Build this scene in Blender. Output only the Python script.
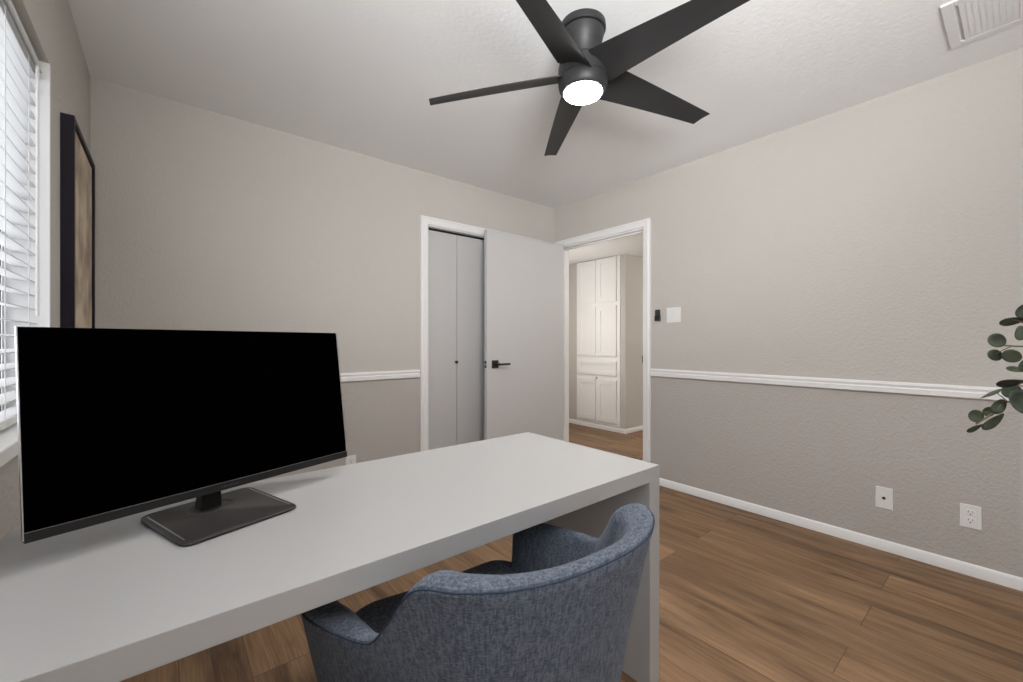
import bpy, bmesh, math, random
from mathutils import Vector, Matrix
random.seed(7)
S = bpy.context.scene
C = S.collection
for o in list(bpy.data.objects):
    bpy.data.objects.remove(o)

# ------------------------------------------------------------------ camera
cam_d = bpy.data.cameras.new('camera')
cam_d.sensor_width = 36.0
cam_d.lens = 36.0 * 420.0 / 1023.0
cam_d.shift_y = 0.8 / 1023.0
cam_d.clip_start = 0.02
cam = bpy.data.objects.new('camera', cam_d)
C.objects.link(cam)
cam.location = (0, 0, 1.12)
cam.rotation_euler = (math.radians(90), 0, -math.atan2(0.6338, 0.7735))
S.camera = cam

# ------------------------------------------------------------------ world, daylight, fill lights, exposure
world = bpy.data.worlds.new('world')
S.world = world
world.use_nodes = True
wb = world.node_tree.nodes['Background']
wb.inputs['Color'].default_value = (0.93, 0.96, 1.0, 1)
wb.inputs['Strength'].default_value = 3.4
S.view_settings.view_transform = 'Standard'
S.view_settings.look = 'None'
S.view_settings.exposure = 0.18
S.view_settings.gamma = 1.0
S.view_settings.use_curve_mapping = False

def area_light(name, loc, direction, sx, sy, power, color=(1, 1, 1), spread=180):
    d = bpy.data.lights.new(name, 'AREA')
    d.shape = 'RECTANGLE'; d.size = sx; d.size_y = sy
    d.energy = power; d.color = color; d.spread = math.radians(spread)
    o = bpy.data.objects.new(name, d)
    C.objects.link(o)
    o.location = loc
    o.rotation_euler = Vector(direction).to_track_quat('-Z', 'Y').to_euler()
    return o
# added fill lights: upward area light behind the photographer, two points in the hallway
area_light('left_opening_fill', (-0.36, -1.05, 1.56), (0.44, 0.66, 0.60), 1.3, 0.85, 68, (0.985, 0.99, 1.0), 100)
hl = bpy.data.lights.new('hall_fill_near', 'POINT')  # added fill for the cabinet front, no lamp fixture
hl.energy = 16; hl.color = (1.0, 0.965, 0.92); hl.shadow_soft_size = 0.10
hlo = bpy.data.objects.new('hall_fill_near', hl); C.objects.link(hlo); hlo.location = (3.24, 3.35, 1.30)

h2 = bpy.data.lights.new('hall_fill_far', 'POINT')  # second added hallway fill, brightens the return wall
h2.energy = 36; h2.color = (1.0, 0.965, 0.92); h2.shadow_soft_size = 0.10
h2o = bpy.data.objects.new('hall_fill_far', h2); C.objects.link(h2o); h2o.location = (5.35, 1.30, 1.98)

# room constants
XR, YB, XL, YF, ZC = 2.982, 2.963, -0.298, -1.90, 2.445
ZH = 2.19                      # hall ceiling

# ------------------------------------------------------------------ materials
def new_mat(name):
    m = bpy.data.materials.new(name)
    m.use_nodes = True
    return m, m.node_tree.nodes, m.node_tree.links, m.node_tree.nodes['Principled BSDF']

def simple(name, col, rough=0.5, spec=0.5, metal=0.0, bump=None, emit=None):
    m, n, l, p = new_mat(name)
    p.inputs['Base Color'].default_value = (*col, 1)
    p.inputs['Roughness'].default_value = rough
    p.inputs['Specular IOR Level'].default_value = spec
    p.inputs['Metallic'].default_value = metal
    if emit:
        p.inputs['Emission Color'].default_value = (*emit[0], 1)
        p.inputs['Emission Strength'].default_value = emit[1]
    if bump:
        sc, st, dist = bump
        tc = n.new('ShaderNodeTexCoord')
        nz = n.new('ShaderNodeTexNoise'); nz.inputs['Scale'].default_value = sc
        nz.inputs['Detail'].default_value = 3
        b = n.new('ShaderNodeBump'); b.inputs['Strength'].default_value = st
        b.inputs['Distance'].default_value = dist
        l.new(tc.outputs['Object'], nz.inputs['Vector'])
        l.new(nz.outputs['Fac'], b.inputs['Height'])
        l.new(b.outputs['Normal'], p.inputs['Normal'])
    return m

M = {}
M['wall_upper'] = simple('greige_paint', (0.532, 0.506, 0.468), 0.75, 0.25, bump=(75, 0.6, 0.006))
M['wall_lower'] = simple('taupe_paint', (0.460, 0.431, 0.402), 0.75, 0.25, bump=(75, 0.6, 0.006))
M['ceiling'] = simple('ceiling_paint', (0.85, 0.85, 0.85), 0.85, 0.2, bump=(55, 0.25, 0.005))
M['trim'] = simple('white_trim_paint', (0.80, 0.79, 0.785), 0.4, 0.4)
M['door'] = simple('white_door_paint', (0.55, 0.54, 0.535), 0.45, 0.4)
M['cabinet'] = simple('cabinet_paint', (0.82, 0.81, 0.80), 0.4, 0.4)
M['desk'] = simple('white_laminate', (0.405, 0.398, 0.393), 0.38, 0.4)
M['black_metal'] = simple('black_metal', (0.012, 0.012, 0.012), 0.4, 0.5)
M['fan'] = simple('fan_black', (0.021, 0.021, 0.0215), 0.5, 0.4)
M['fan_dark'] = simple('fan_gap_black', (0.006, 0.006, 0.006), 0.7, 0.2)
M['plastic'] = simple('monitor_black_plastic', (0.014, 0.013, 0.013), 0.5, 0.18, bump=(500, 0.15, 0.0006))
M['stand'] = simple('stand_dark_metal', (0.032, 0.029, 0.028), 0.45, 0.3, bump=(700, 0.1, 0.0004))
M['steel'] = simple('polished_steel', (0.55, 0.55, 0.56), 0.3, 0.5, 0.9)
M['logo'] = simple('grey_lettering', (0.07, 0.07, 0.07), 0.5)
M['chin_edge'] = simple('satin_grey_edge', (0.16, 0.16, 0.16), 0.35, 0.5, 0.6)
M['screen'] = simple('screen_off', (0.0004, 0.0004, 0.0004), 0.6, 0.0)
M['plate'] = simple('white_plastic_plate', (0.76, 0.75, 0.73), 0.35, 0.5)
M['slot'] = simple('dark_slot', (0.02, 0.018, 0.016), 0.6)
M['vent'] = simple('vent_white', (0.76, 0.76, 0.76), 0.5, 0.4)
M['blind'] = simple('blind_white', (0.70, 0.70, 0.695), 0.45, 0.4)
M['frame_black'] = simple('dark_plum_frame', (0.009, 0.005, 0.012), 0.5, 0.25)
M['window_frame'] = simple('bronze_window_frame', (0.06, 0.05, 0.07), 0.5)
M['diffuser'] = simple('lit_diffuser', (0.85, 0.85, 0.84), 0.5, 0.3, emit=((1.0, 0.975, 0.945), 205.0))
M['stem'] = simple('twig_brown', (0.12, 0.085, 0.05), 0.6)
M['vase'] = simple('stoneware', (0.55, 0.52, 0.47), 0.6, bump=(60, 0.2, 0.003))
M['leg_wood'] = simple('dark_walnut', (0.06, 0.035, 0.02), 0.45)
M['piping'] = simple('navy_piping', (0.035, 0.045, 0.075), 0.8, 0.2)

def glass():
    m, n, l, p = new_mat('window_glass')
    p.inputs['Base Color'].default_value = (0.97, 0.98, 1, 1)
    p.inputs['Roughness'].default_value = 0.0
    p.inputs['Transmission Weight'].default_value = 1.0
    p.inputs['IOR'].default_value = 1.02
    return m
M['glass'] = glass()

def floor_mat():
    m, n, l, p = new_mat('oak_plank_floor')
    tc = n.new('ShaderNodeTexCoord')
    sep = n.new('ShaderNodeSeparateXYZ'); l.new(tc.outputs['Object'], sep.inputs[0])
    ax = n.new('ShaderNodeMath'); ax.operation = 'ADD'; ax.inputs[1].default_value = -2.31 + 0.19 * 40
    l.new(sep.outputs['X'], ax.inputs[0])
    ay = n.new('ShaderNodeMath'); ay.operation = 'ADD'; ay.inputs[1].default_value = 20.33
    l.new(sep.outputs['Y'], ay.inputs[0])
    comb = n.new('ShaderNodeCombineXYZ')
    l.new(ay.outputs[0], comb.inputs['X']); l.new(ax.outputs[0], comb.inputs['Y'])
    br = n.new('ShaderNodeTexBrick')
    br.offset = 0.37; br.offset_frequency = 2; br.squash = 1.0
    br.inputs['Scale'].default_value = 1.0
    br.inputs['Brick Width'].default_value = 1.22
    br.inputs['Row Height'].default_value = 0.19
    br.inputs['Mortar Size'].default_value = 0.0012
    br.inputs['Mortar Smooth'].default_value = 0.3
    br.inputs['Color1'].default_value = (0, 0, 0, 1)
    br.inputs['Color2'].default_value = (1, 1, 1, 1)
    br.inputs['Mortar'].default_value = (0.5, 0.5, 0.5, 1)
    l.new(comb.outputs[0], br.inputs['Vector'])
    # grain shifted per plank
    sh = n.new('ShaderNodeVectorMath'); sh.operation = 'MULTIPLY_ADD'
    sh.inputs[1].default_value = (7.3, 3.1, 5.7)
    l.new(br.outputs['Color'], sh.inputs[0]); l.new(tc.outputs['Object'], sh.inputs[2])
    mp = n.new('ShaderNodeMapping'); mp.inputs['Scale'].default_value = (8.0, 0.8, 1)
    l.new(sh.outputs[0], mp.inputs['Vector'])
    g1 = n.new('ShaderNodeTexNoise'); g1.inputs['Scale'].default_value = 1.5
    g1.inputs['Detail'].default_value = 5; g1.inputs['Roughness'].default_value = 0.55
    g1.inputs['Distortion'].default_value = 0.6
    l.new(mp.outputs[0], g1.inputs['Vector'])
    mp2 = n.new('ShaderNodeMapping'); mp2.inputs['Scale'].default_value = (160.0, 6.0, 1)
    l.new(sh.outputs[0], mp2.inputs['Vector'])
    g2 = n.new('ShaderNodeTexNoise'); g2.inputs['Scale'].default_value = 1.0
    g2.inputs['Detail'].default_value = 3
    l.new(mp2.outputs[0], g2.inputs['Vector'])
    # knots
    mp3 = n.new('ShaderNodeMapping'); mp3.inputs['Scale'].default_value = (7.0, 2.2, 1)
    l.new(sh.outputs[0], mp3.inputs['Vector'])
    g3 = n.new('ShaderNodeTexNoise'); g3.inputs['Scale'].default_value = 1.3
    g3.inputs['Detail'].default_value = 4
    l.new(mp3.outputs[0], g3.inputs['Vector'])
    r1 = n.new('ShaderNodeValToRGB')
    e = r1.color_ramp.elements
    e[0].position = 0.30; e[0].color = (0.105, 0.060, 0.032, 1)
    e[1].position = 0.72; e[1].color = (0.38, 0.242, 0.138, 1)
    mid = e.new(0.47); mid.color = (0.250, 0.151, 0.082, 1)
    l.new(g1.outputs['Fac'], r1.inputs[0])
    r2 = n.new('ShaderNodeValToRGB')
    r2.color_ramp.elements[0].position = 0.30; r2.color_ramp.elements[0].color = (0.72, 0.72, 0.72, 1)
    r2.color_ramp.elements[1].position = 0.70; r2.color_ramp.elements[1].color = (1.12, 1.12, 1.12, 1)
    l.new(g2.outputs['Fac'], r2.inputs[0])
    mx = n.new('ShaderNodeMix'); mx.data_type = 'RGBA'; mx.blend_type = 'MULTIPLY'
    mx.inputs['Factor'].default_value = 1.0
    l.new(r1.outputs[0], mx.inputs['A']); l.new(r2.outputs[0], mx.inputs['B'])
    r3 = n.new('ShaderNodeValToRGB')
    r3.color_ramp.elements[0].position = 0.66; r3.color_ramp.elements[0].color = (1, 1, 1, 1)
    r3.color_ramp.elements[1].position = 0.76; r3.color_ramp.elements[1].color = (0.5, 0.42, 0.38, 1)
    l.new(g3.outputs['Fac'], r3.inputs[0])
    mx3 = n.new('ShaderNodeMix'); mx3.data_type = 'RGBA'; mx3.blend_type = 'MULTIPLY'
    mx3.inputs['Factor'].default_value = 1.0
    l.new(mx.outputs['Result'], mx3.inputs['A']); l.new(r3.outputs[0], mx3.inputs['B'])
    # per plank tone
    r4 = n.new('ShaderNodeValToRGB')
    r4.color_ramp.elements[0].color = (0.78, 0.76, 0.75, 1)
    r4.color_ramp.elements[1].color = (1.12, 1.08, 1.03, 1)
    l.new(br.outputs['Color'], r4.inputs[0])
    mx4 = n.new('ShaderNodeMix'); mx4.data_type = 'RGBA'; mx4.blend_type = 'MULTIPLY'
    mx4.inputs['Factor'].default_value = 1.0
    l.new(mx3.outputs['Result'], mx4.inputs['A']); l.new(r4.outputs[0], mx4.inputs['B'])
    mx5 = n.new('ShaderNodeMix'); mx5.data_type = 'RGBA'; mx5.blend_type = 'MIX'
    mx5.inputs['B'].default_value = (0.07, 0.038, 0.02, 1)
    l.new(br.outputs['Fac'], mx5.inputs['Factor']); l.new(mx4.outputs['Result'], mx5.inputs['A'])
    l.new(mx5.outputs['Result'], p.inputs['Base Color'])
    p.inputs['Roughness'].default_value = 0.5
    p.inputs['Specular IOR Level'].default_value = 0.35
    b = n.new('ShaderNodeBump'); b.inputs['Strength'].default_value = 0.15; b.inputs['Distance'].default_value = 0.002
    l.new(g2.outputs['Fac'], b.inputs['Height']); l.new(b.outputs['Normal'], p.inputs['Normal'])
    return m
M['floor'] = floor_mat()

def fabric_mat():
    m, n, l, p = new_mat('denim_blue_fabric')
    tc = n.new('ShaderNodeTexCoord')
    mp = n.new('ShaderNodeMapping'); mp.inputs['Scale'].default_value = (260, 260, 14)
    l.new(tc.outputs['Object'], mp.inputs['Vector'])
    a = n.new('ShaderNodeTexNoise'); a.inputs['Scale'].default_value = 1; a.inputs['Detail'].default_value = 3
    l.new(mp.outputs[0], a.inputs['Vector'])
    mp2 = n.new('ShaderNodeMapping'); mp2.inputs['Scale'].default_value = (130, 130, 420)
    l.new(tc.outputs['Object'], mp2.inputs['Vector'])
    b = n.new('ShaderNodeTexNoise'); b.inputs['Scale'].default_value = 1; b.inputs['Detail'].default_value = 2
    l.new(mp2.outputs[0], b.inputs['Vector'])
    ad = n.new('ShaderNodeMath'); ad.operation = 'ADD'
    l.new(a.outputs['Fac'], ad.inputs[0]); l.new(b.outputs['Fac'], ad.inputs[1])
    r = n.new('ShaderNodeValToRGB')
    r.color_ramp.elements[0].position = 0.40; r.color_ramp.elements[0].color = (0.058, 0.073, 0.100, 1)
    r.color_ramp.elements[1].position = 0.62; r.color_ramp.elements[1].color = (0.148, 0.166, 0.202, 1)
    hv = n.new('ShaderNodeMath'); hv.operation = 'MULTIPLY'; hv.inputs[1].default_value = 0.5
    l.new(ad.outputs[0], hv.inputs[0]); l.new(hv.outputs[0], r.inputs[0])
    l.new(r.outputs[0], p.inputs['Base Color'])
    p.inputs['Roughness'].default_value = 0.9
    p.inputs['Specular IOR Level'].default_value = 0.15
    p.inputs['Sheen Weight'].default_value = 0.06
    bp = n.new('ShaderNodeBump'); bp.inputs['Strength'].default_value = 0.35; bp.inputs['Distance'].default_value = 0.0012
    l.new(ad.outputs[0], bp.inputs['Height']); l.new(bp.outputs['Normal'], p.inputs['Normal'])
    return m
M['fabric'] = fabric_mat()

def art_mat():
    m, n, l, p = new_mat('aged_paper_print')
    tc = n.new('ShaderNodeTexCoord')
    a = n.new('ShaderNodeTexNoise'); a.inputs['Scale'].default_value = 7; a.inputs['Detail'].default_value = 6
    l.new(tc.outputs['Object'], a.inputs['Vector'])
    r = n.new('ShaderNodeValToRGB')
    r.color_ramp.elements[0].position = 0.36; r.color_ramp.elements[0].color = (0.28, 0.20, 0.14, 1)
    r.color_ramp.elements[1].position = 0.62; r.color_ramp.elements[1].color = (0.62, 0.52, 0.39, 1)
    l.new(a.outputs['Fac'], r.inputs[0]); l.new(r.outputs[0], p.inputs['Base Color'])
    p.inputs['Roughness'].default_value = 0.5
    return m
M['art'] = art_mat()

def leaf_mat():
    m, n, l, p = new_mat('eucalyptus_leaf')
    tc = n.new('ShaderNodeTexCoord')
    a = n.new('ShaderNodeTexNoise'); a.inputs['Scale'].default_value = 28; a.inputs['Detail'].default_value = 3
    l.new(tc.outputs['Object'], a.inputs['Vector'])
    r = n.new('ShaderNodeValToRGB')
    r.color_ramp.elements[0].position = 0.36; r.color_ramp.elements[0].color = (0.034, 0.041, 0.035, 1)
    r.color_ramp.elements[1].position = 0.66; r.color_ramp.elements[1].color = (0.092, 0.108, 0.066, 1)
    l.new(a.outputs['Fac'], r.inputs[0]); l.new(r.outputs[0], p.inputs['Base Color'])
    p.inputs['Roughness'].default_value = 0.6
    p.inputs['Specular IOR Level'].default_value = 0.2
    return m
M['leaf'] = leaf_mat()

# ------------------------------------------------------------------ mesh helpers
class MB:
    """collects shapes, then links them as ONE mesh object"""
    def __init__(self):
        self.v = []; self.f = []; self.mi = []; self.cur = 0
    def mesh(self, vs, fs, mi=None):
        b = len(self.v)
        self.v += [tuple(x) for x in vs]
        self.f += [tuple(i + b for i in f) for f in fs]
        self.mi += [self.cur if mi is None else mi] * len(fs)
        return self
    def box(self, x0, x1, y0, y1, z0, z1, mi=None, T=None):
        vs = [(x, y, z) for z in (z0, z1) for y in (y0, y1) for x in (x0, x1)]
        if T: vs = [T @ Vector(v) for v in vs]
        fs = [(0, 2, 3, 1), (4, 5, 7, 6), (0, 1, 5, 4), (2, 6, 7, 3), (0, 4, 6, 2), (1, 3, 7, 5)]
        return self.mesh(vs, fs, mi)
    def prism(self, poly, a0, a1, axis, mi=None, T=None):
        """poly in the plane normal to axis, extruded from a0 to a1"""
        n = len(poly)
        def P(p, a):
            if axis == 'x': return (a, p[0], p[1])
            if axis == 'y': return (p[0], a, p[1])
            return (p[0], p[1], a)
        vs = [P(p, a0) for p in poly] + [P(p, a1) for p in poly]
        if T: vs = [T @ Vector(v) for v in vs]
        fs = [tuple(range(n - 1, -1, -1)), tuple(range(n, 2 * n))]
        fs += [(i, (i + 1) % n, n + (i + 1) % n, n + i) for i in range(n)]
        return self.mesh(vs, fs, mi)
    def lathe(self, prof, seg=48, T=None, mi=None, cap=True):
        vs = []; fs = []
        for r, z in prof:
            for k in range(seg):
                a = 2 * math.pi * k / seg
                vs.append((r * math.cos(a), r * math.sin(a), z))
        for i in range(len(prof) - 1):
            for k in range(seg):
                k2 = (k + 1) % seg
                fs.append((i * seg + k, i * seg + k2, (i + 1) * seg + k2, (i + 1) * seg + k))
        if cap:
            fs.append(tuple(range(seg - 1, -1, -1)))
            fs.append(tuple((len(prof) - 1) * seg + k for k in range(seg)))
        if T: vs = [T @ Vector(v) for v in vs]
        return self.mesh(vs, fs, mi)
    def tube(self, pts, rad, seg=8, mi=None):
        pts = [Vector(p) for p in pts]
        if not isinstance(rad, (list, tuple)): rad = [rad] * len(pts)
        vs = []; fs = []
        up = None
        for i, p in enumerate(pts):
            t = (pts[min(i + 1, len(pts) - 1)] - pts[max(i - 1, 0)]).normalized()
            if up is None:
                ref = Vector((0, 0, 1)) if abs(t.z) < 0.9 else Vector((1, 0, 0))
                up = (ref - t * ref.dot(t)).normalized()
            else:
                up = (up - t * up.dot(t)).normalized()
            s = t.cross(up)
            for k in range(seg):
                a = 2 * math.pi * k / seg
                vs.append(p + (up * math.cos(a) + s * math.sin(a)) * rad[i])
        for i in range(len(pts) - 1):
            for k in range(seg):
                k2 = (k + 1) % seg
                fs.append((i * seg + k, i * seg + k2, (i + 1) * seg + k2, (i + 1) * seg + k))
        fs.append(tuple(range(seg - 1, -1, -1)))
        fs.append(tuple((len(pts) - 1) * seg + k for k in range(seg)))
        return self.mesh(vs, fs, mi)
    def build(self, name, mats, parent=None, origin=None, smooth=False, bevel=0, seg=2):
        me = bpy.data.meshes.new(name)
        org = Vector(origin) if origin else Vector((0, 0, 0))
        vs = [Vector(v) - org for v in self.v]
        me.from_pydata(vs, [], self.f)
        if not isinstance(mats, (list, tuple)): mats = [mats]
        for m in mats: me.materials.append(m)
        for p, i in zip(me.polygons, self.mi): p.material_index = i
        bm = bmesh.new(); bm.from_mesh(me)
        bmesh.ops.recalc_face_normals(bm, faces=bm.faces)
        bm.to_mesh(me); bm.free()
        if smooth:
            me.polygons.foreach_set('use_smooth', [True] * len(me.polygons))
            me.set_sharp_from_angle(angle=math.radians(38))
        me.update()
        o = bpy.data.objects.new(name, me)
        C.objects.link(o)
        o.location = org
        if parent is not None:
            o.parent = parent
            o.location = org - parent_world(parent)
        if bevel:
            b = o.modifiers.new('bevel', 'BEVEL'); b.width = bevel; b.segments = seg
            b.limit_method = 'ANGLE'; b.angle_limit = math.radians(40)
        return o

def parent_world(p):
    v = Vector((0, 0, 0))
    while p is not None:
        v += p.location; p = p.parent
    return v

def tag(o, label, cat, group=None):
    o['label'] = label; o['category'] = cat
    if group: o['group'] = group
    return o
def thing(name, label, cat, loc, group=None):
    o = bpy.data.objects.new(name, None); o.empty_display_size = 0.1
    C.objects.link(o); o.location = loc
    return tag(o, label, cat, group)
def struct(o):
    o['kind'] = 'structure'; return o

# ------------------------------------------------------------------ the room shell
ZS = 0.872                                   # paint changes under the chair rail
def split_box(mb, x0, x1, y0, y1, z0, z1):
    if z0 < ZS: mb.box(x0, x1, y0, y1, z0, min(ZS, z1), 1)
    if z1 > ZS: mb.box(x0, x1, y0, y1, max(ZS, z0), z1, 0)
PAINT = [M['wall_upper'], M['wall_lower']]
XO = -0.43                                   # outer face of the left wall
struct(MB().box(XO, 6.0, YF, 5.1, -0.08, 0.0).build('floor', M['floor']))
struct(MB().box(XO, 3.10, YF, 3.7, ZC, ZC + 0.08).build('ceiling', M['ceiling']))

# left wall: window opening, plus an unseen opening added for the fill light
WY0, WY1, WZ0, WZ1 = 0.60, 2.028, 0.848, 2.028
VY0, VY1 = -1.75, -0.35
mb = MB()
split_box(mb, XO, XL, YF, VY0, 0, ZC)
split_box(mb, XO, XL, VY1, WY0, 0, ZC)
split_box(mb, XO, XL, WY1, YB + 0.12, 0, ZC)
for a_, b_ in ((VY0, VY1), (WY0, WY1)):
    split_box(mb, XO, XL, a_, b_, 0, WZ0)
    split_box(mb, XO, XL, a_, b_, WZ1, ZC)
struct(mb.build('wall_left', PAINT))
# back wall with the closet opening
CX0, CX1, CZ = 1.573, 2.742, 2.041
mb = MB()
split_box(mb, XL, CX0, YB, YB + 0.12, 0, ZC)
split_box(mb, CX1, XR, YB, YB + 0.12, 0, ZC)
split_box(mb, CX0, CX1, YB, YB + 0.12, CZ, ZC)
struct(mb.build('wall_back', PAINT))
mb = MB()
mb.box(XL, XR, YB + 0.68, YB + 0.72, 0, ZC)
mb.box(XL + 1.55, XL + 1.60, YB + 0.12, YB + 0.68, 0, ZC)
struct(mb.build('wall_closet', M['wall_upper']))
# right wall with the doorway
DY0, DY1, DZ = 1.945, 2.893, 2.049
mb = MB()
split_box(mb, XR, XR + 0.115, YF, DY0, 0, ZC)
split_box(mb, XR, XR + 0.115, DY1, 4.7, 0, ZC)
split_box(mb, XR, XR + 0.115, DY0, DY1, DZ, ZC)
struct(mb.build('wall_right', PAINT))
# rear wall, behind the photographer
mb = MB()
split_box(mb, XL, XR, YF - 0.12, YF, 0, ZC)
struct(mb.build('wall_rear', PAINT))
# hallway
HX, HY = 4.314, 3.08
mb = MB()
mb.box(HX, HX + 0.5, HY, 5.0, 0, ZH)
mb.box(HX + 0.5, 5.9, HY, HY + 0.12, 0, ZH)
struct(mb.build('wall_hall', M['wall_upper']))
struct(MB().box(XR + 0.115, HX, 4.7, 4.8, 0, ZH).build('wall_hall_end', M['wall_upper']))
mb = MB()
mb.box(5.9, 6.0, 0.6, HY + 0.12, 0, ZH)
mb.box(XR + 0.115, 5.9, 0.5, 0.6, 0, ZH)
struct(mb.build('wall_hall_right', M['wall_upper']))
struct(MB().box(XR + 0.115, 6.0, 0.5, 5.0, ZH, ZH + 0.08).build('ceiling_hall', M['ceiling']))

# ------------------------------------------------------------------ trim
BASE = [(0, 0), (0.013, 0), (0.013, 0.034), (0.010, 0.040), (0.010, 0.046), (0.005, 0.054), (0, 0.056)]
def mould_y(prof, xw, sgn, y0, y1, z=0):      # runs along Y, sticks out from x=xw by sgn
    return MB().prism([(xw + sgn * d, z + h) for d, h in prof], y0, y1, 'y')
def mould_x(prof, yw, sgn, x0, x1, z=0):
    mb = MB()
    vs = [(yw + sgn * d, z + h) for d, h in prof]
    return mb.prism(vs, x0, x1, 'x')
RAIL = [(0, 0), (0.010, 0), (0.018, 0.006), (0.020, 0.030), (0.013, 0.036), (0.015, 0.041), (0.019, 0.049), (0.013, 0.060), (0, 0.062)]
struct(mould_y(BASE, XR, -1, YF, DY0 - 0.063).build('baseboard_right', M['trim'], smooth=True))
struct(mould_x(BASE, YB, -1, XL, CX0 - 0.063).build('baseboard_back', M['trim'], smooth=True))
struct(mould_y(BASE, XL, 1, YF, YB).build('baseboard_left', M['trim'], smooth=True))
mb = MB()
mb.prism([(HX - d, h) for d, h in BASE], HY - 0.016, 4.7, 'y')
mb.prism([(HY - d, h) for d, h in BASE], HX - 0.016, 5.9, 'x')
struct(mb.build('baseboard_hall', M['trim']))
struct(mould_y(RAIL, XR, -1, YF, DY0 - 0.062, 0.846).build('trim_1', M['trim'], smooth=True))
struct(mould_x(RAIL, YB, -1, XL, CX0 - 0.067, 0.843).build('trim_2', M['trim'], smooth=True))
# doorway casing and jamb
CAS = [(0, 0), (0.013, 0), (0.017, 0.008), (0.017, 0.045), (0.011, 0.052), (0.011, 0.063), (0, 0.063)]
def casing(mb, P, a0, a1, z1):
    """mitred profile swept up, across and down around an opening; P(depth, along, z) gives the point"""
    n = len(CAS); vs = []
    for corner in range(4):
        for d, w in CAS:
            w = w - 0.004
            if corner == 0: vs.append(P(d, a0 - w, 0))
            if corner == 1: vs.append(P(d, a0 - w, z1 + w))
            if corner == 2: vs.append(P(d, a1 + w, z1 + w))
            if corner == 3: vs.append(P(d, a1 + w, 0))
    fs = [(c * n + k, c * n + (k + 1) % n, (c + 1) * n + (k + 1) % n, (c + 1) * n + k) for c in range(3) for k in range(n)]
    fs += [tuple(range(n)), tuple(range(3 * n, 4 * n))]
    mb.mesh(vs, fs)
mb = MB()
casing(mb, lambda d, a, z: (XR - d, a, z), DY0, DY1, DZ)
casing(mb, lambda d, a, z: (XR + 0.115 + d, a, z), DY0, DY1, DZ)
mb.box(XR, XR + 0.115, DY0 - 0.001, DY0 + 0.015, 0, DZ)
mb.box(XR, XR + 0.115, DY1 - 0.015, DY1 + 0.001, 0, DZ)
mb.box(XR, XR + 0.115, DY0, DY1, DZ - 0.015, DZ + 0.001)
mb.box(XR + 0.045, XR + 0.08, DY0 + 0.015, DY0 + 0.027, 0, DZ)
mb.box(XR + 0.045, XR + 0.08, DY1 - 0.022, DY1 - 0.015, 0, DZ)
mb.box(XR + 0.045, XR + 0.08, DY0, DY1, DZ - 0.027, DZ - 0.015)
doorcase = struct(mb.build('trim_3', M['trim']))
MB().box(XR - 0.006, XR + 0.03, DY0 + 0.014, DY0 + 0.0175, 0.95, 1.01).build('strike_plate', M['black_metal'], doorcase)
# closet casing and jamb
mb = MB()
casing(mb, lambda d, a, z: (a, YB - d, z), CX0, CX1, CZ)
mb.box(CX0 - 0.001, CX0 + 0.012, YB, YB + 0.12, 0, CZ)
mb.box(CX1 - 0.012, CX1 + 0.001, YB, YB + 0.12, 0, CZ)
mb.box(CX0, CX1, YB, YB + 0.12, CZ - 0.012, CZ + 0.001)
closetcase = struct(mb.build('trim_4', M['trim']))
MB().box(CX0 + 0.012, CX1 - 0.012, YB + 0.045, YB + 0.075, CZ - 0.020, CZ - 0.012).build('bifold_track', M['black_metal'], closetcase)

# ------------------------------------------------------------------ doors
d1 = struct(bpy.data.objects.new('door_1', None)); C.objects.link(d1); d1.location = (2.945, 2.80, 0)
d1['label'] = 'flat white door swung open in front of the closet'
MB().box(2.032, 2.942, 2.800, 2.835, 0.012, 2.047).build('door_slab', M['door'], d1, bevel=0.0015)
def lever(yface, sg):
    h = MB().box(2.083, 2.148, yface, yface - sg * 0.008, 0.900, 0.966).build('door_handle', M['black_metal'], d1, origin=(2.115, yface, 0.933), bevel=0.001)
    m2 = MB()
    T = Matrix.Translation((2.125, yface, 0.933)) @ Matrix.Rotation(math.radians(90), 4, 'X')
    m2.lathe([(0.011, 0.0), (0.011, sg * 0.05)], 20, T)
    m2.box(2.114, 2.235, yface - sg * 0.062, yface - sg * 0.044, 0.925, 0.941)
    m2.build('lever', M['black_metal'], h, bevel=0.002)
lever(2.800, 1)
lever(2.835, -1)
lp = MB().box(2.0305, 2.034, 2.805, 2.830, 0.904, 0.962).build('latch_plate', M['black_metal'], d1)
MB().box(2.022, 2.0315, 2.811, 2.824, 0.925, 0.942).build('latch_bolt', M['steel'], lp)
for z in (0.25, 1.02, 1.80):
    m2 = MB(); m2.lathe([(0.006, z - 0.045), (0.006, z + 0.045)], 12, Matrix.Translation((2.950, 2.806, 0)))
    m2.build('hinge', M['trim'], d1, smooth=True)

d2 = struct(bpy.data.objects.new('door_2', None)); C.objects.link(d2); d2.location = (1.6, YB + 0.04, 0)
d2['label'] = 'white flat bifold closet door with small black knob'
pw = (CX1 - CX0 - 0.036) / 4
for k in range(4):
    x0 = CX0 + 0.016 + k * (pw + 0.0015)
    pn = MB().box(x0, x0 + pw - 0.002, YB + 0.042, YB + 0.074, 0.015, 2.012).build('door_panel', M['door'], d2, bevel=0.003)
    if k in (0, 3):
        kx = x0 + pw - 0.014 if k == 0 else x0 + 0.014
        T = Matrix.Translation((kx, YB + 0.042, 0.952)) @ Matrix.Rotation(math.radians(90), 4, 'X')
        m2 = MB(); m2.lathe([(0.007, 0), (0.006, 0.012), (0.012, 0.018), (0.013, 0.024), (0.009, 0.029)], 20, T)
        m2.build('knob', M['black_metal'], pn, smooth=True)

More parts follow.
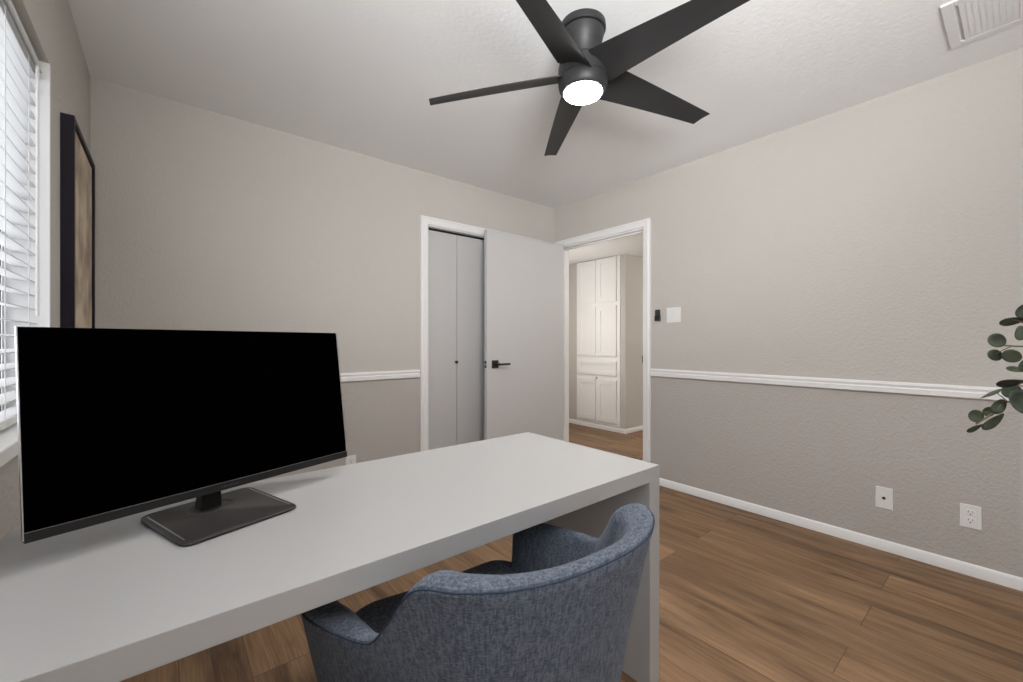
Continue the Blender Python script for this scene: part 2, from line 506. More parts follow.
# ------------------------------------------------------------------ window
w1 = struct(bpy.data.objects.new('window_1', None)); C.objects.link(w1); w1.location = (-0.36, 1.3, WZ0)
mb = MB()                                     # white painted reveal
mb.box(-0.40, XL + 0.001, WY1 - 0.012, WY1 + 0.0005, 0.885, WZ1)
mb.box(-0.40, XL + 0.001, WY0 - 0.0005, WY0 + 0.012, 0.885, WZ1)
mb.build('window_reveal', M['trim'], w1)
MB().box(-0.42, -0.276, WY0 - 0.05, WY1 + 0.05, WZ0, 0.885).build('window_sill', M['trim'], w1, bevel=0.004)
mb = MB()
fx0, fx1 = -0.428, -0.400
for a, b in ((WY0 + 0.012, WY0 + 0.05), (WY1 - 0.05, WY1 - 0.012), (1.295, 1.335)):
    mb.box(fx0, fx1, a, b, 0.885, WZ1 - 0.012)
mb.box(fx0, fx1, WY0 + 0.012, WY1 - 0.012, 0.885, 0.925)
mb.box(fx0, fx1, WY0 + 0.012, WY1 - 0.012, WZ1 - 0.05, WZ1 - 0.012)
wf = mb.build('window_frame', M['window_frame'], w1)
MB().box(-0.416, -0.412, WY0 + 0.045, WY1 - 0.045, 0.92, WZ1 - 0.045).build('window_pane', M['glass'], wf)

# blind hung inside the window reveal
bl = thing('window_blind', 'white horizontal slat blind hanging in the window on the left', 'blind', (-0.35, 1.3, 0.89))
b0, b1 = WY0 + 0.016, WY1 - 0.0135
MB().box(-0.378, -0.322, b0, b1, 1.985, 2.016).build('headrail', M['blind'], bl, bevel=0.002)
MB().box(-0.321, -0.313, b0, b1 + 0.002, 1.988, 2.008).build('valance', M['blind'], bl, bevel=0.003)
mb = MB()
nsl = 24
tilt = math.radians(8)
for k in range(nsl):
    z = 1.968 - k * 0.0437
    prof = []
    for t in (-1, -0.5, 0, 0.5, 1):
        prof.append((-0.35 + 0.025 * t * math.cos(tilt), z + 0.025 * t * math.sin(tilt) * -1 + 0.002 * (1 - t * t) + 0.0014))
    for t in (1, 0.5, 0, -0.5, -1):
        prof.append((-0.35 + 0.025 * t * math.cos(tilt), z + 0.025 * t * math.sin(tilt) * -1 + 0.002 * (1 - t * t) - 0.0014))
    mb.prism(prof, b0, b1, 'y')
mb.build('slats', M['blind'], bl)
MB().box(-0.377, -0.323, b0, b1, 0.895, 0.918).build('bottom_rail', M['blind'], bl, bevel=0.004)
for y in (b0 + 0.12, 1.31, 1.665, b1 - 0.11):
    mb = MB()
    for x in (-0.3235, -0.3765):
        mb.tube([(x, y, 1.99), (x, y, 0.90)], 0.0013, 6)
    mb.build('ladder_cord', M['blind'], bl)
mb = MB(); mb.tube([(-0.311, 1.935, 1.975), (-0.311, 1.935, 1.20)], 0.004, 8)
mb.build('tilt_wand', M['blind'], bl, smooth=True)

# ------------------------------------------------------------------ picture on the left wall
pf = thing('picture_frame', 'tall dark framed print of aged paper hung on the left wall beside the window', 'picture', (XL, 2.477, 1.03))
PY0, PY1, PZ0, PZ1, PX = 2.194, 2.762, 1.03, 1.945, -0.262
mb = MB(); fw = 0.022
mb.box(XL, PX, PY0, PY0 + fw, PZ0, PZ1); mb.box(XL, PX, PY1 - fw, PY1, PZ0, PZ1)
mb.box(XL, PX, PY0 + fw, PY1 - fw, PZ0, PZ0 + fw); mb.box(XL, PX, PY0 + fw, PY1 - fw, PZ1 - fw, PZ1)
mb.build('frame', M['frame_black'], pf)
MB().box(XL, PX - 0.009, PY0 + fw, PY1 - fw, PZ0 + fw, PZ1 - fw).build('print', M['art'], pf)

# ------------------------------------------------------------------ ceiling fan
FX, FY = 1.347, 1.172
fan = thing('ceiling_fan', 'black five-blade ceiling fan with a round light mounted on the ceiling', 'ceiling fan', (FX, FY, 2.155))
TF = Matrix.Translation((FX, FY, 0))
MB().lathe([(0.093, 2.4445), (0.0945, 2.432), (0.0945, 2.420), (0.0905, 2.416)], 64, TF).build('canopy', M['fan'], fan, smooth=True)
MB().lathe([(0.085, 2.4165), (0.085, 2.409)], 64, TF).build('canopy_gap', M['fan_dark'], fan)
nk = MB().lathe([(0.0875, 2.4095), (0.0865, 2.400), (0.077, 2.358), (0.0755, 2.356), (0.074, 2.354), (0.064, 2.318), (0.060, 2.296)], 64, TF).build('downrod_cover', M['fan'], fan, smooth=True)
MB().lathe([(0.060, 2.298), (0.085, 2.292), (0.099, 2.280), (0.1025, 2.262), (0.103, 2.215)], 64, TF).build('motor_housing', M['fan'], fan, smooth=True)
MB().lathe([(0.1015, 2.2145), (0.1025, 2.212), (0.102, 2.196), (0.098, 2.178), (0.0915, 2.166), (0.087, 2.163)], 64, TF).build('light_ring', M['fan'], fan, smooth=True)
MB().lathe([(0.0795, 2.168), (0.0785, 2.160), (0.074, 2.1545), (0.062, 2.150), (0.042, 2.147), (0.015, 2.146)], 64, TF).build('light_diffuser', M['diffuser'], fan, smooth=True)
def blade(ang):
    # outline in blade space: x along, y across (+y = counter-clockwise seen from above)
    n = 26; vs = []; fs = []
    prs = []
    for i in range(n + 1):
        t = i / n
        w = 0.158 * (1 - t) + 0.078 * t
        lead = w * 0.47; trail = -w * 0.53
        xl = 0.085 + t * (0.672 - 0.085); xt = 0.085 + t * (0.697 - 0.085)
        prs.append((xl, lead, xt, trail, t))
    m_ = 6
    A = Matrix.Translation((FX, FY, 2.232)) @ Matrix.Rotation(math.radians(ang), 4, 'Z')
    rows = []
    for xl, ya, xt, yb, t in prs:
        p = math.radians(-23 * (1 - t) - 14 * t)
        row = []
        for side in (1, -1):
            for k in range(m_ + 1):
                s = k / m_ if side == 1 else 1 - k / m_
                y = ya * (1 - s) + yb * s; x = xl * (1 - s) + xt * s
                th = 0.0035 * (1 - (2 * s - 1) ** 4) + 0.0012
                camber = 0.006 * (1 - (2 * s - 1) ** 2)
                z = side * th + camber - 0.012 * t * t
                row.append((x, y * math.cos(p) - z * math.sin(p), y * math.sin(p) + z * math.cos(p) - 0.018 * t))
        rows.append(row)
    L = len(rows[0])
    for r_ in rows: vs += [A @ Vector(q) for q in r_]
    for i in range(len(rows) - 1):
        for k in range(L):
            k2 = (k + 1) % L
            fs.append((i * L + k, i * L + k2, (i + 1) * L + k2, (i + 1) * L + k))
    fs.append(tuple(range(L - 1, -1, -1))); fs.append(tuple((len(rows) - 1) * L + k for k in range(L)))
    MB().mesh(vs, fs).build('blade', M['fan'], fan, origin=(FX, FY, 2.232), smooth=True)
for a in (129.3, 57.3, -14.7, -86.7, -158.7):
    blade(a)

# ------------------------------------------------------------------ ceiling vent
vt = thing('air_vent', 'white louvred air vent in the ceiling near the right wall', 'vent', (2.54, 0.03, ZC))
vx0, vx1, vy0, vy1 = 2.358, 2.728, -0.16, 0.210
mb = MB(); b = 0.035
zt, zb_ = ZC, ZC - 0.009
for (x0, x1, y0, y1) in ((vx0, vx1, vy0, vy0 + b), (vx0, vx1, vy1 - b, vy1), (vx0, vx0 + b, vy0 + b, vy1 - b), (vx1 - b, vx1, vy0 + b, vy1 - b)):
    mb.box(x0, x1, y0, y1, zb_, zt)
mb.build('vent_frame', M['vent'], vt, bevel=0.002)
mb = MB()
ny = 17
for k in range(ny):
    y = vy0 + b + 0.008 + k * (vy1 - vy0 - 2 * b - 0.012) / ny
    T = Matrix.Translation((0, y, ZC - 0.007)) @ Matrix.Rotation(math.radians(-5 if k > 7 else -13), 4, 'X')
    mb.box(vx0 + b, vx1 - b, -0.0086, 0.0086, -0.0008, 0.0008, T=T)
mb.build('louvres', M['vent'], vt)
MB().box(vx0 + b, vx1 - b, vy0 + b, vy1 - b, ZC - 0.0012, ZC).build('duct_backing', M['vent'], vt)

# ------------------------------------------------------------------ desk
DX0, DX1, DYN, DYF, DT = -0.262, 1.254, 0.761, 1.413, 0.715
dk = thing('desk', 'long plain white desk with thick top and panel sides beside the window', 'desk', (0.5, 1.087, 0))
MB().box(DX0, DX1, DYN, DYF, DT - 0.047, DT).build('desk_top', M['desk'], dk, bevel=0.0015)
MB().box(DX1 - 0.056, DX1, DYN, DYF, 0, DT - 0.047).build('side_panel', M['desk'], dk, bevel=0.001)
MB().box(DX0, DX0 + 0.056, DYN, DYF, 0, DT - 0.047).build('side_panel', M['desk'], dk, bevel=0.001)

# ------------------------------------------------------------------ monitor
yaw, tl = math.radians(18.95), math.radians(7.86)
k_ = 1.06
mo = thing('computer_monitor', 'large black computer monitor, switched off, on the white desk', 'monitor', (0.100, 1.235, DT))
B0 = Vector((0.109 * k_, 1.134 * k_, 1.12 - 0.330 * k_))
TM = Matrix.Translation(B0) @ Matrix.Rotation(yaw, 4, 'Z') @ Matrix.Rotation(-tl, 4, 'X')   # x along, y behind, z up
W2, HH = 0.613 * k_ / 2, 0.360 * k_
mb = MB()
mb.box(-W2, W2, 0.0035, 0.012, 0.0, HH, T=TM)
mb.box(-W2 * 0.86, W2 * 0.86, 0.012, 0.040, 0.02, HH * 0.62, T=TM)
hs = mb.build('housing', M['plastic'], mo, bevel=0.0015)
ch = 0.0175
for sg in (-1, 1):
    MB().box(sg * W2, sg * (W2 + 0.0016), -0.0004, 0.0115, 0.004, HH, T=TM).build('edge_glint', M['steel'], hs)  # bright steel strips stand in for the window's reflection on the housing side
MB().box(-W2 + 0.0015, W2 - 0.0015, -0.0005, 0.0035, ch, HH - 0.0015, T=TM).build('screen', M['screen'], mo)
chin = MB().box(-W2, W2, -0.0030, 0.0035, 0.0, ch - 0.0006, T=TM).build('chin', M['plastic'], mo, bevel=0.0008)
MB().box(-W2, W2, -0.0018, 0.0035, ch - 0.0006, ch + 0.0006, T=TM).build('chin_edge', M['chin_edge'], mo)
mb = MB()
x = -0.018
for stroke in 'lnllolln':                       # small maker's lettering, too fine to read
    w = 0.0030
    mb.box(x, x + 0.0007, -0.0034, -0.0028, 0.0068, 0.0104, T=TM)
    if stroke in 'no':
        mb.box(x + w - 0.0007, x + w, -0.0034, -0.0028, 0.0068, 0.0104, T=TM)
        mb.box(x, x + w, -0.0034, -0.0028, 0.0098, 0.0104, T=TM)
    else:
        mb.box(x, x + w * 0.8, -0.0034, -0.0028, 0.0068, 0.0074, T=TM)
    x += 0.0046
mb.build('lettering', M['logo'], chin)
# stand: wedge base plate and short neck
TB = Matrix.Translation((0.0985, 1.187, DT)) @ Matrix.Rotation(yaw, 4, 'Z')
def rr(w, d, r, n=6):
    pts = []
    for cx, cy, a0 in ((w - r, d - r, 0), (-w + r, d - r, 90), (-w + r, -d + r, 180), (w - r, -d + r, 270)):
        for i in range(n + 1):
            a = math.radians(a0 + 90 * i / n)
            pts.append((cx + r * math.cos(a), cy + r * math.sin(a)))
    return pts
out = rr(0.119, 0.117, 0.022)
vs = []; fs = []
def topz(y): return 0.0085 + 0.005 * (y + 0.116) / 0.232
for (s, lev) in ((0.965, 0), (1.0, 0.003), (1.0, 'm'), (0.975, 't')):
    for (px, py) in out:
        z = lev if not isinstance(lev, str) else topz(py) - (0.0025 if lev == 'm' else 0)
        vs.append(TB @ Vector((px * s, py * s, z)))
n = len(out)
for i in range(3):
    for k in range(n):
        fs.append((i * n + k, i * n + (k + 1) % n, (i + 1) * n + (k + 1) % n, (i + 1) * n + k))
fs.append(tuple(range(n - 1, -1, -1))); fs.append(tuple(3 * n + k for k in range(n)))
sb = MB().mesh(vs, fs).build('stand_base', M['stand'], mo, smooth=True)
for sg in (-1, 1):                               # bright bevelled edge strips
    mb = MB()
    p = [(sg * 0.1070, -0.094), (sg * 0.1165, -0.094), (sg * 0.1165, 0.096), (sg * 0.1070, 0.096)]
    vs = [TB @ Vector((a, b2, topz(b2) - 0.0012)) for a, b2 in p] + [TB @ Vector((a, b2, topz(b2) + 0.0006 - (0.0022 if abs(a) > 0.115 else 0))) for a, b2 in p]
    mb.mesh(vs, [(0, 1, 2, 3), (4, 5, 6, 7), (0, 1, 5, 4), (1, 2, 6, 5), (2, 3, 7, 6), (3, 0, 4, 7)])
    mb.build('edge_strip', M['steel'], sb)
mb = MB()
vs = []
for (z, w, y0, y1) in ((0.009, 0.0225, 0.038, 0.070), (0.040, 0.020, 0.034, 0.066), (0.20, 0.022, 0.057, 0.091)):
    for (a, b2) in ((-w, y0), (w, y0), (w, y1), (-w, y1)):
        vs.append(TB @ Vector((a - 0.006, b2, z)))
mb.mesh(vs, [(0, 3, 2, 1), (8, 9, 10, 11)] + [(r * 4 + k, r * 4 + (k + 1) % 4, r * 4 + 4 + (k + 1) % 4, r * 4 + 4 + k) for r in (0, 1) for k in range(4)])
mb.build('stand_neck', M['plastic'], mo, bevel=0.002)
mb = MB(); ring = []
for i in range(33):
    a = 2 * math.pi * i / 32
    x_, y_ = 0.046 * math.cos(a) - 0.004, 0.044 + 0.036 * math.sin(a)
    ring.append(TB @ Vector((x_, y_, topz(y_) + 0.0002)))
mb.tube(ring, 0.0006, 6); mb.build('neck_ring', M['logo'], sb)

# ------------------------------------------------------------------ tub chair
chr_ = thing('tub_chair', 'blue grey fabric tub chair pushed under the white desk', 'chair', (0.551, 0.68, 0))
TC = Matrix.Translation((0.551, 0.68, 0)) 
# the shell's centre line, left arm front -> back -> right arm front: x, y, top height, relative thickness
ctrl = [(-.310, .26, .592, 1.1), (-.312, .20, .602, 1.1), (-.306, .155, .608, 1.1), (-.293, .085, .614, .85), (-.276, .012, .626, .52),
        (-.264, -.050, .690, .75), (-.246, -.107, .766, 1.0), (-.215, -.160, .776, .92), (-.170, -.198, .776, .76), (-.115, -.222, .775, .66),
        (-.06, -.234, .774, .61), (0, -.238, .773, .60), (.06, -.238, .773, .61), (.11, -.229, .774, .67), (.155, -.208, .775, .80),
        (.190, -.178, .776, .95), (.216, -.138, .768, 1.0), (.247, -.075, .695, .75), (.277, -.010, .630, .50), (.281, .055, .618, .45),
        (.270, .12, .612, .60), (.258, .18, .604, .90), (.249, .235, .592, 1.1)]
def catmull(P, sub):
    out = []
    for i in range(len(P) - 1):
        p0 = P[max(i - 1, 0)]; p1 = P[i]; p2 = P[i + 1]; p3 = P[min(i + 2, len(P) - 1)]
        for k in range(sub):
            t = k / sub
            out.append(tuple(0.5 * (2 * b + (c - a) * t + (2 * a - 5 * b + 4 * c - d) * t * t + (-a + 3 * b - 3 * c + d) * t ** 3) for a, b, c, d in zip(p0, p1, p2, p3)))
    out.append(P[-1]); return out
path = catmull(ctrl, 5)
N = len(path)
ZB = 0.215
def frame(i):
    a = path[max(i - 1, 0)]; b = path[min(i + 1, N - 1)]
    t = Vector((b[0] - a[0], b[1] - a[1], 0)).normalized()
    return Vector((path[i][0], path[i][1], 0)), Vector((t.y, -t.x, 0)), path[i][2]     # outward normal
def width(i): return path[i][3]
def prof(h, w=1.0):
    """(offset outward, z) from outer bottom over the top to the inner bottom"""
    def taper(z): return -0.105 * max(0, (h - z)) / 0.5
    P = []
    for z in (ZB, ZB + 0.03, ZB + (h - ZB) * 0.35, ZB + (h - ZB) * 0.7, h - 0.030):
        P.append((0.033 + taper(z) - (0.012 if z == ZB else 0), z))
    P += [(0.034, h - 0.012), (0.030, h - 0.003), (0.018, h + 0.001), (0.0, h + 0.0010), (-0.018, h - 0.004), (-0.030, h - 0.013), (-0.036, h - 0.030)]
    for f in (0.06, 0.14, 0.25):
        P.append((-0.035 + taper(h - f) * 0.55, h - f))
    P = [(o * w if z > h - 0.035 else o - (0.033 - 0.033 * w) if o > -0.02 and z > 0.5 * h else o, z) for o, z in P]
    P.append((-0.03 + taper(0.34) * 0.6, 0.34))
    return P
vs = []; fs = []
for i in range(N):
    c, nrm, h = frame(i)
    for off, z in prof(h, width(i)):
        vs.append(TC @ (c + nrm * off + Vector((0, 0, z))))
L = len(prof(0.7))
for i in range(N - 1):
    for k in range(L - 1):
        fs.append((i * L + k, i * L + k + 1, (i + 1) * L + k + 1, (i + 1) * L + k))
# rounded arm fronts: two shrinking rings pushed forward
for end in (0, N - 1):
    c, nrm, h = frame(end)
    a = path[1] if end == 0 else path[N - 2]
    fwd = Vector((c.x - a[0], c.y - a[1], 0)).normalized()
    base = [end * L + k for k in range(L)]
    for (sc, push) in ((0.86, 0.014), (0.5, 0.022)):
        b = len(vs)
        P = prof(h, width(end)); cz = sum(z for _, z in P) / L; co = sum(o for o, _ in P) / L
        for off, z in P:
            s2 = sc + (1 - sc) * 0.0
            z2 = z if z < 0.3 else z - (z - cz) * (1 - sc) * 0.10
            vs.append(TC @ (c + nrm * (co + (off - co) * sc) + fwd * push + Vector((0, 0, z2))))
        new = list(range(b, b + L))
        for k in range(L - 1): fs.append((base[k], base[k + 1], new[k + 1], new[k]))
        base = new
    fs.append(tuple(base))
sh = MB().mesh(vs, fs).build('shell', M['fabric'], chr_, origin=(0.551, 0.68, 0), smooth=True)
# seat base filling the inside of the shell, then the cushion
mb = MB()
ins = []
for i in range(0, N, 2):
    c, nrm, h = frame(i); ins.append(c - nrm * 0.055)
poly = [(TC @ p) for p in ins]
mb.prism([(p.x, p.y) for p in poly], 0.23, 0.36, 'z')
mb.build('seat_base', M['fabric'], chr_, bevel=0.01)
vs = []; fs = []
def cushion_pt(u, v):                          # superellipse plan
    return u, v
ncx = 40
rings = [(0.90, 0.345), (0.98, 0.355), (1.0, 0.39), (1.0, 0.445), (0.975, 0.468), (0.90, 0.478), (0.6, 0.476), (0.25, 0.468)]
for s, z in rings:
    for k in range(ncx):
        a = 2 * math.pi * k / ncx
        ca, sa = math.cos(a), math.sin(a)
        e = 0.32
        px = -0.012 + 0.245 * math.copysign(abs(ca) ** e, ca) * s
        py = 0.115 + 0.238 * math.copysign(abs(sa) ** (e if sa > 0 else 0.8), sa) * s
        dip = 0.010 * max(0.0, 1 - (px / 0.17) ** 2) if z > 0.44 else 0
        vs.append(TC @ (Matrix.Rotation(math.radians(-4), 4, 'Z') @ Vector((px, py, z - dip))))
for i in range(len(rings) - 1):
    for k in range(ncx):
        k2 = (k + 1) % ncx
        fs.append((i * ncx + k, i * ncx + k2, (i + 1) * ncx + k2, (i + 1) * ncx + k))
fs.append(tuple(range(ncx - 1, -1, -1))); fs.append(tuple((len(rings) - 1) * ncx + k for k in range(ncx)))
MB().mesh(vs, fs).build('seat_cushion', M['fabric'], chr_, smooth=True)
for off, dz in ((0.0335, -0.007),):
    mb = MB(); pts = []
    for i in range(N):
        c, nrm, h = frame(i); pts.append(TC @ (c + nrm * off * width(i) + Vector((0, 0, h + dz))))
    mb.tube(pts, 0.0014, 8); mb.build('piping', M['piping'], sh, smooth=True)
for (lx, ly) in ((-0.19, -0.13), (0.19, -0.13), (-0.20, 0.22), (0.20, 0.22)):
    mb = MB()
    a = TC @ Vector((lx, ly, 0.235)); b2 = TC @ Vector((lx * 1.12, ly * 1.12, 0.0))
    mb.tube([a, b2], [0.020, 0.011], 16); mb.build('leg', M['leg_wood'], chr_, smooth=True)

# ------------------------------------------------------------------ linen cabinet in the hall
lc = thing('linen_cabinet', 'tall white built-in linen cabinet in the hallway beyond the doorway', 'cabinet', (HX, 3.515, 0))
cy0, cy1, cz0, cz1 = 3.145, 3.850, 0.068, 2.186
xf = HX - 0.012
MB().box(xf, HX - 0.0005, cy0, cy1, cz0, cz1).build('face_frame', M['cabinet'], lc)
def panel(name, y0, y1, z0, z1, knob=None):
    xd = xf - 0.019
    mb = MB(); r = 0.058 if z1 - z0 > 0.25 else 0.045
    ry = min(r, (y1 - y0) * 0.2)
    mb.box(xd, xf, y0, y0 + ry, z0, z1); mb.box(xd, xf, y1 - ry, y1, z0, z1)
    mb.box(xd, xf, y0 + ry, y1 - ry, z0, z0 + r); mb.box(xd, xf, y0 + ry, y1 - ry, z1 - r, z1)
    mb.box(xf - 0.007, xf, y0 + ry, y1 - ry, z0 + r, z1 - r)
    o = mb.build(name, M['cabinet'], lc)
    return o
ym = 3.504
yl0, yl1, yr0, yr1 = ym + 0.014, 3.825, 3.195, ym - 0.014
for (z0, z1) in ((1.625, 2.176), (0.938, 1.572)):
    panel('cabinet_door', yl0, yl1, z0, z1); panel('cabinet_door', yr0, yr1, z0, z1)
panel('drawer', yr0, yl1, 0.695, 0.878)
panel('cabinet_door', yl0, yl1, 0.105, 0.640)
kd = panel('cabinet_door', yr0, yr1, 0.105, 0.640)
T = Matrix.Translation((xf, ym, 0.655)) @ Matrix.Rotation(math.radians(-90), 4, 'Y')
MB().lathe([(0.008, 0), (0.007, 0.014), (0.012, 0.02), (0.008, 0.027)], 16, T).build('catch', M['steel'], lc, smooth=True)

# ------------------------------------------------------------------ plates and switches
def wall_plate_x(name, label, cat, y0, y1, z0, z1):
    t = thing(name, label, cat, (XR, (y0 + y1) / 2, (z0 + z1) / 2))
    p = MB().box(XR - 0.006, XR, y0, y1, z0, z1).build('plate', M['plate'], t, bevel=0.0025)
    return t, p
t, p = wall_plate_x('light_switch', 'white double light switch plate on the wall right of the doorway', 'light switch', 1.633, 1.747, 1.267, 1.382)
for yc in (1.668, 1.712):
    s = MB().box(XR - 0.0085, XR - 0.005, yc - 0.0165, yc + 0.0165, 1.291, 1.358)
    s.build('rocker', M['plate'], t, bevel=0.001)
rm = thing('fan_remote', 'small black fan remote in a wall cradle between the doorway and light switch', 'remote', (XR, 1.821, 1.283))
MB().box(XR - 0.018, XR, 1.798, 1.844, 1.283, 1.325).build('cradle', M['black_metal'], rm, bevel=0.004)
r_ = MB().box(XR - 0.015, XR - 0.002, 1.801, 1.841, 1.3255, 1.372).build('handset', M['black_metal'], rm, bevel=0.003)
mb = MB()
for z in (1.340, 1.355):
    mb.box(XR - 0.0165, XR - 0.0148, 1.812, 1.830, z, z + 0.006)
mb.build('button', M['logo'], r_)
t, p = wall_plate_x('cable_plate', 'white wall plate with one cable socket, left of the power outlet', 'wall plate', 0.441, 0.512, 0.224, 0.338)
T = Matrix.Translation((XR - 0.006, 0.477, 0.281)) @ Matrix.Rotation(math.radians(-90), 4, 'Y')
MB().lathe([(0.0075, 0), (0.0075, 0.003), (0.0045, 0.003), (0.0045, 0.008)], 16, T).build('socket', M['slot'], t, smooth=True)
t, p = wall_plate_x('power_outlet', 'white double power outlet on the lower right wall under the leaves', 'outlet', 0.127, 0.198, 0.227, 0.338)
for zc in (0.3015, 0.2635):
    f = MB().prism([(0.1625 + px, zc + pz) for px, pz in rr(0.017, 0.014, 0.009)], XR - 0.0085, XR - 0.005, 'x').build('socket_face', M['plate'], t, bevel=0.0008)
    mb = MB()
    mb.box(XR - 0.0090, XR - 0.0083, 0.1685, 0.1705, zc + 0.000, zc + 0.009)
    mb.box(XR - 0.0090, XR - 0.0083, 0.1545, 0.1565, zc + 0.001, zc + 0.008)
    mb.box(XR - 0.0090, XR - 0.0083, 0.1600, 0.1650, zc - 0.010, zc - 0.005)
    mb.build('slots', M['slot'], f)
t = thing('power_outlet', 'white outlet plate on the back wall just behind the desk and monitor', 'outlet', (0.985, YB, 0.275))
MB().box(0.950, 1.020, YB - 0.006, YB, 0.219, 0.332).build('plate', M['plate'], t, bevel=0.0025)
for zc in (0.2945, 0.2565):
    f = MB().prism([(0.985 + px, zc + pz) for px, pz in rr(0.017, 0.014, 0.009)], YB - 0.0085, YB - 0.005, 'y').build('socket_face', M['plate'], t, bevel=0.0008)
    mb = MB()
    mb.box(0.978, 0.980, YB - 0.009, YB - 0.0083, zc, zc + 0.009)
    mb.box(0.990, 0.992, YB - 0.009, YB - 0.0083, zc, zc + 0.009)
    mb.box(0.9825, 0.9875, YB - 0.009, YB - 0.0083, zc - 0.010, zc - 0.005)
    mb.build('slots', M['slot'], f)

# ------------------------------------------------------------------ eucalyptus branches in a floor vase
RTv = Vector((0.7735, -0.6338, 0)); UPv = Vector((0, 0, 1)); FWv = Vector((0.6338, 0.7735, 0))
VX, VY = 1.80, -0.20
pl = thing('eucalyptus_plant', 'eucalyptus branches with round green leaves reaching in from the right edge', 'plant', (VX, VY, 0))
MB().lathe([(0.085, 0.0), (0.105, 0.02), (0.135, 0.22), (0.125, 0.42), (0.070, 0.58), (0.060, 0.64), (0.068, 0.66), (0.058, 0.66), (0.050, 0.62), (0.040, 0.56)], 40, Matrix.Translation((VX, VY, 0))).build('vase', M['vase'], pl, smooth=True)
#        centre (x, y, z)      length width roll lean
LEAVES = [
    ((1.4778, 0.0172, 1.1704), 0.0498, 0.0181, -2),
    ((1.525, 0.0044, 1.1911), 0.0370, 0.0277, 40),
    ((1.4587, 0.007, 1.1395), 0.0332, 0.0288, 80),
    ((1.4337, 0.0404, 1.1229), 0.0425, 0.0313, -8),
    ((1.4615, 0.0435, 1.0898), 0.0343, 0.0240, -28),
    ((1.4605, 0.0184, 1.0893), 0.0403, 0.0235, -35),
    ((1.497, 0.0014, 1.0675), 0.0317, 0.0249, 50),
    ((1.5178, 0.0102, 1.0526), 0.0416, 0.0115, 3),
    ((1.4432, 0.0196, 1.0332), 0.0531, 0.0199, -4),
    ((1.4536, 0.05, 1.0041), 0.0457, 0.0126, 28),
    ((1.5053, 0.0205, 1.0064), 0.0462, 0.0323, 15),
    ((1.4447, 0.0056, 0.9881), 0.0657, 0.0482, -40),
    ((1.413, 0.0703, 0.9522), 0.0362, 0.0283, -12),
    ((1.4107, 0.0463, 0.9468), 0.0560, 0.0350, 28),
    ((1.3956, 0.0716, 0.9293), 0.0358, 0.0201, 18),
    ((1.4363, 0.0383, 0.9763), 0.0403, 0.0291, 38),
    ((1.466, 0.0527, 0.959), 0.0277, 0.0185, 35),
    ((1.5287, -0.0116, 1.1584), 0.0411, 0.0320, 20),
    ((1.5163, -0.0143, 1.1015), 0.0452, 0.0339, -60),
    ((1.5038, -0.017, 1.0233), 0.0492, 0.0358, 30),
    ((1.5163, -0.0143, 0.9544), 0.0498, 0.0362, -20),
    ((1.5732, -0.0351, 1.1242), 0.0462, 0.0370, 70),
    ((1.5605, -0.0377, 0.9984), 0.0503, 0.0389, 10),
    ((1.5117, -0.0365, 1.0576), 0.0399, 0.0310, -30),
    ((1.5268, -0.0229, 1.2145), 0.0407, 0.0294, 50),
    ((1.5782, -0.0522, 0.9413), 0.0503, 0.0366, 0),
    ((1.5652, -0.0545, 1.1693), 0.0452, 0.0339, 30),
]
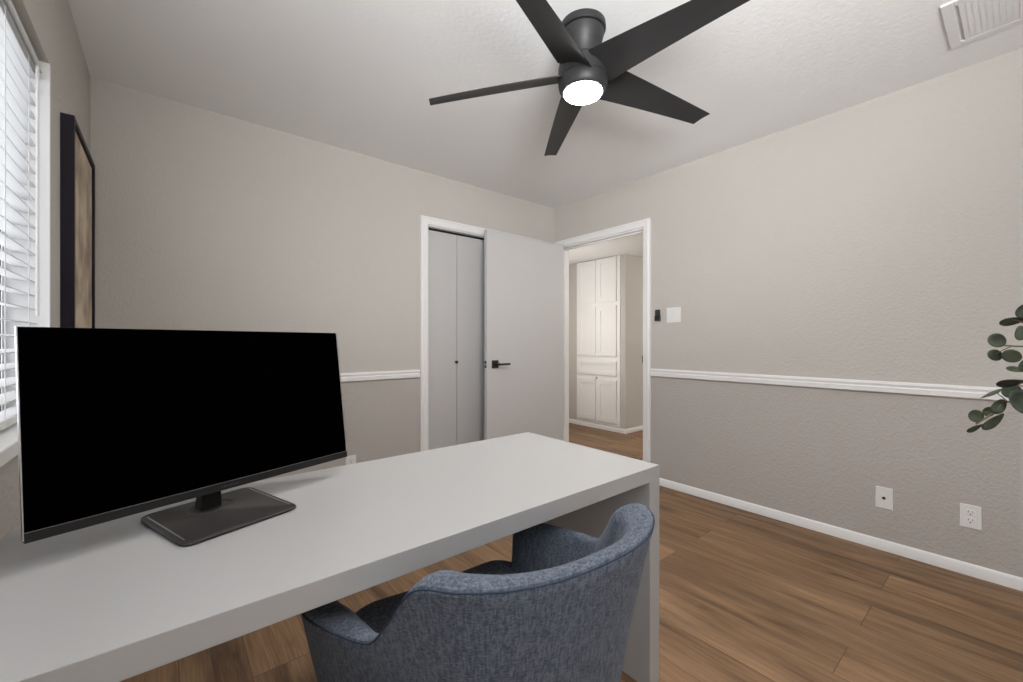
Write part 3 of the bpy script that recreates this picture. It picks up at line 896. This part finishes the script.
STEMS = [
    [(1.6393, -0.0893, 0.9394), (1.5605, -0.0377, 1.0784), (1.5093, -0.0086, 1.106), (1.4778, 0.0172, 1.1105), (1.4543, 0.0299, 1.1128), (1.4387, 0.0428, 1.1196)],
    [(1.4778, 0.0172, 1.1105), (1.462, 0.0301, 1.1015), (1.4574, 0.0404, 1.0923)],
    [(1.5605, -0.0377, 1.0784), (1.5207, -0.0115, 1.1355), (1.4953, 0.0029, 1.1648), (1.4655, 0.0272, 1.1716)],
    [(1.6393, -0.0893, 0.8701), (1.5443, -0.0373, 0.9657), (1.4761, 0.0057, 0.9853), (1.4466, 0.0298, 0.983), (1.4293, 0.044, 0.9606), (1.3999, 0.0681, 0.936)],
    [(1.4553, 0.0227, 0.9853), (1.4585, 0.033, 0.9974), (1.4539, 0.0432, 1.0081)],
    [(1.5443, -0.0373, 0.9657), (1.5093, -0.0086, 1.011), (1.4622, 0.017, 1.0278)],
]
rl = random.Random(3)
mb = MB()
for (c, ln, wd, ang) in LEAVES:
    a = math.radians(ang)
    ax = RTv * math.cos(a) + UPv * math.sin(a)
    ay = -RTv * math.sin(a) + UPv * math.cos(a)
    # a leaf that looks narrow is one turned away from the viewer
    true_w = max(wd, ln * 0.72)
    tilt_a = math.acos(min(1.0, wd / true_w)) * rl.choice((-1, 1))
    wy = ay * math.cos(tilt_a) + FWv * math.sin(tilt_a)
    nz = ax.cross(wy).normalized()
    n = 22; c = Vector(c); vs = []; fs = []
    for s in (1.0, 0.66, 0.33):
        for k in range(n):
            t = 2 * math.pi * k / n
            x = math.cos(t); y = math.sin(t) * (1 - 0.12 * x)
            cup = 0.12 * ln * (s * math.sin(t)) ** 2 + 0.05 * ln * (s * x) ** 2
            vs.append(c + ax * (ln / 2 * s * x) + wy * (true_w / 2 * s * y) + nz * cup)
    vs.append(c)
    for r_ in range(2):
        for k in range(n):
            fs.append((r_ * n + k, r_ * n + (k + 1) % n, (r_ + 1) * n + (k + 1) % n, (r_ + 1) * n + k))
    for k in range(n): fs.append((2 * n + k, 2 * n + (k + 1) % n, 3 * n))
    mb.mesh(vs, fs)
lf = mb.build('leaves', M['leaf'], pl, smooth=True)
sm = lf.modifiers.new('thickness', 'SOLIDIFY'); sm.thickness = 0.0006
root = Vector((VX, VY, 0.58))
for st in STEMS:
    pts = [Vector(p) for p in st]
    if pts[0].x > 1.55:                          # main branches grow from the vase
        b = pts[0]
        pts = [root, root.lerp(b, 0.25) + Vector((0.02, -0.02, 0.14)), root.lerp(b, 0.65) + Vector((0.02, -0.02, 0.10))] + pts
    n = len(pts)
    mb = MB(); mb.tube(catmull([tuple(p) for p in pts], 5), 0.0011 if pts[0] != root else 0.0016, 6)
    mb.build('branch', M['stem'], pl, smooth=True)
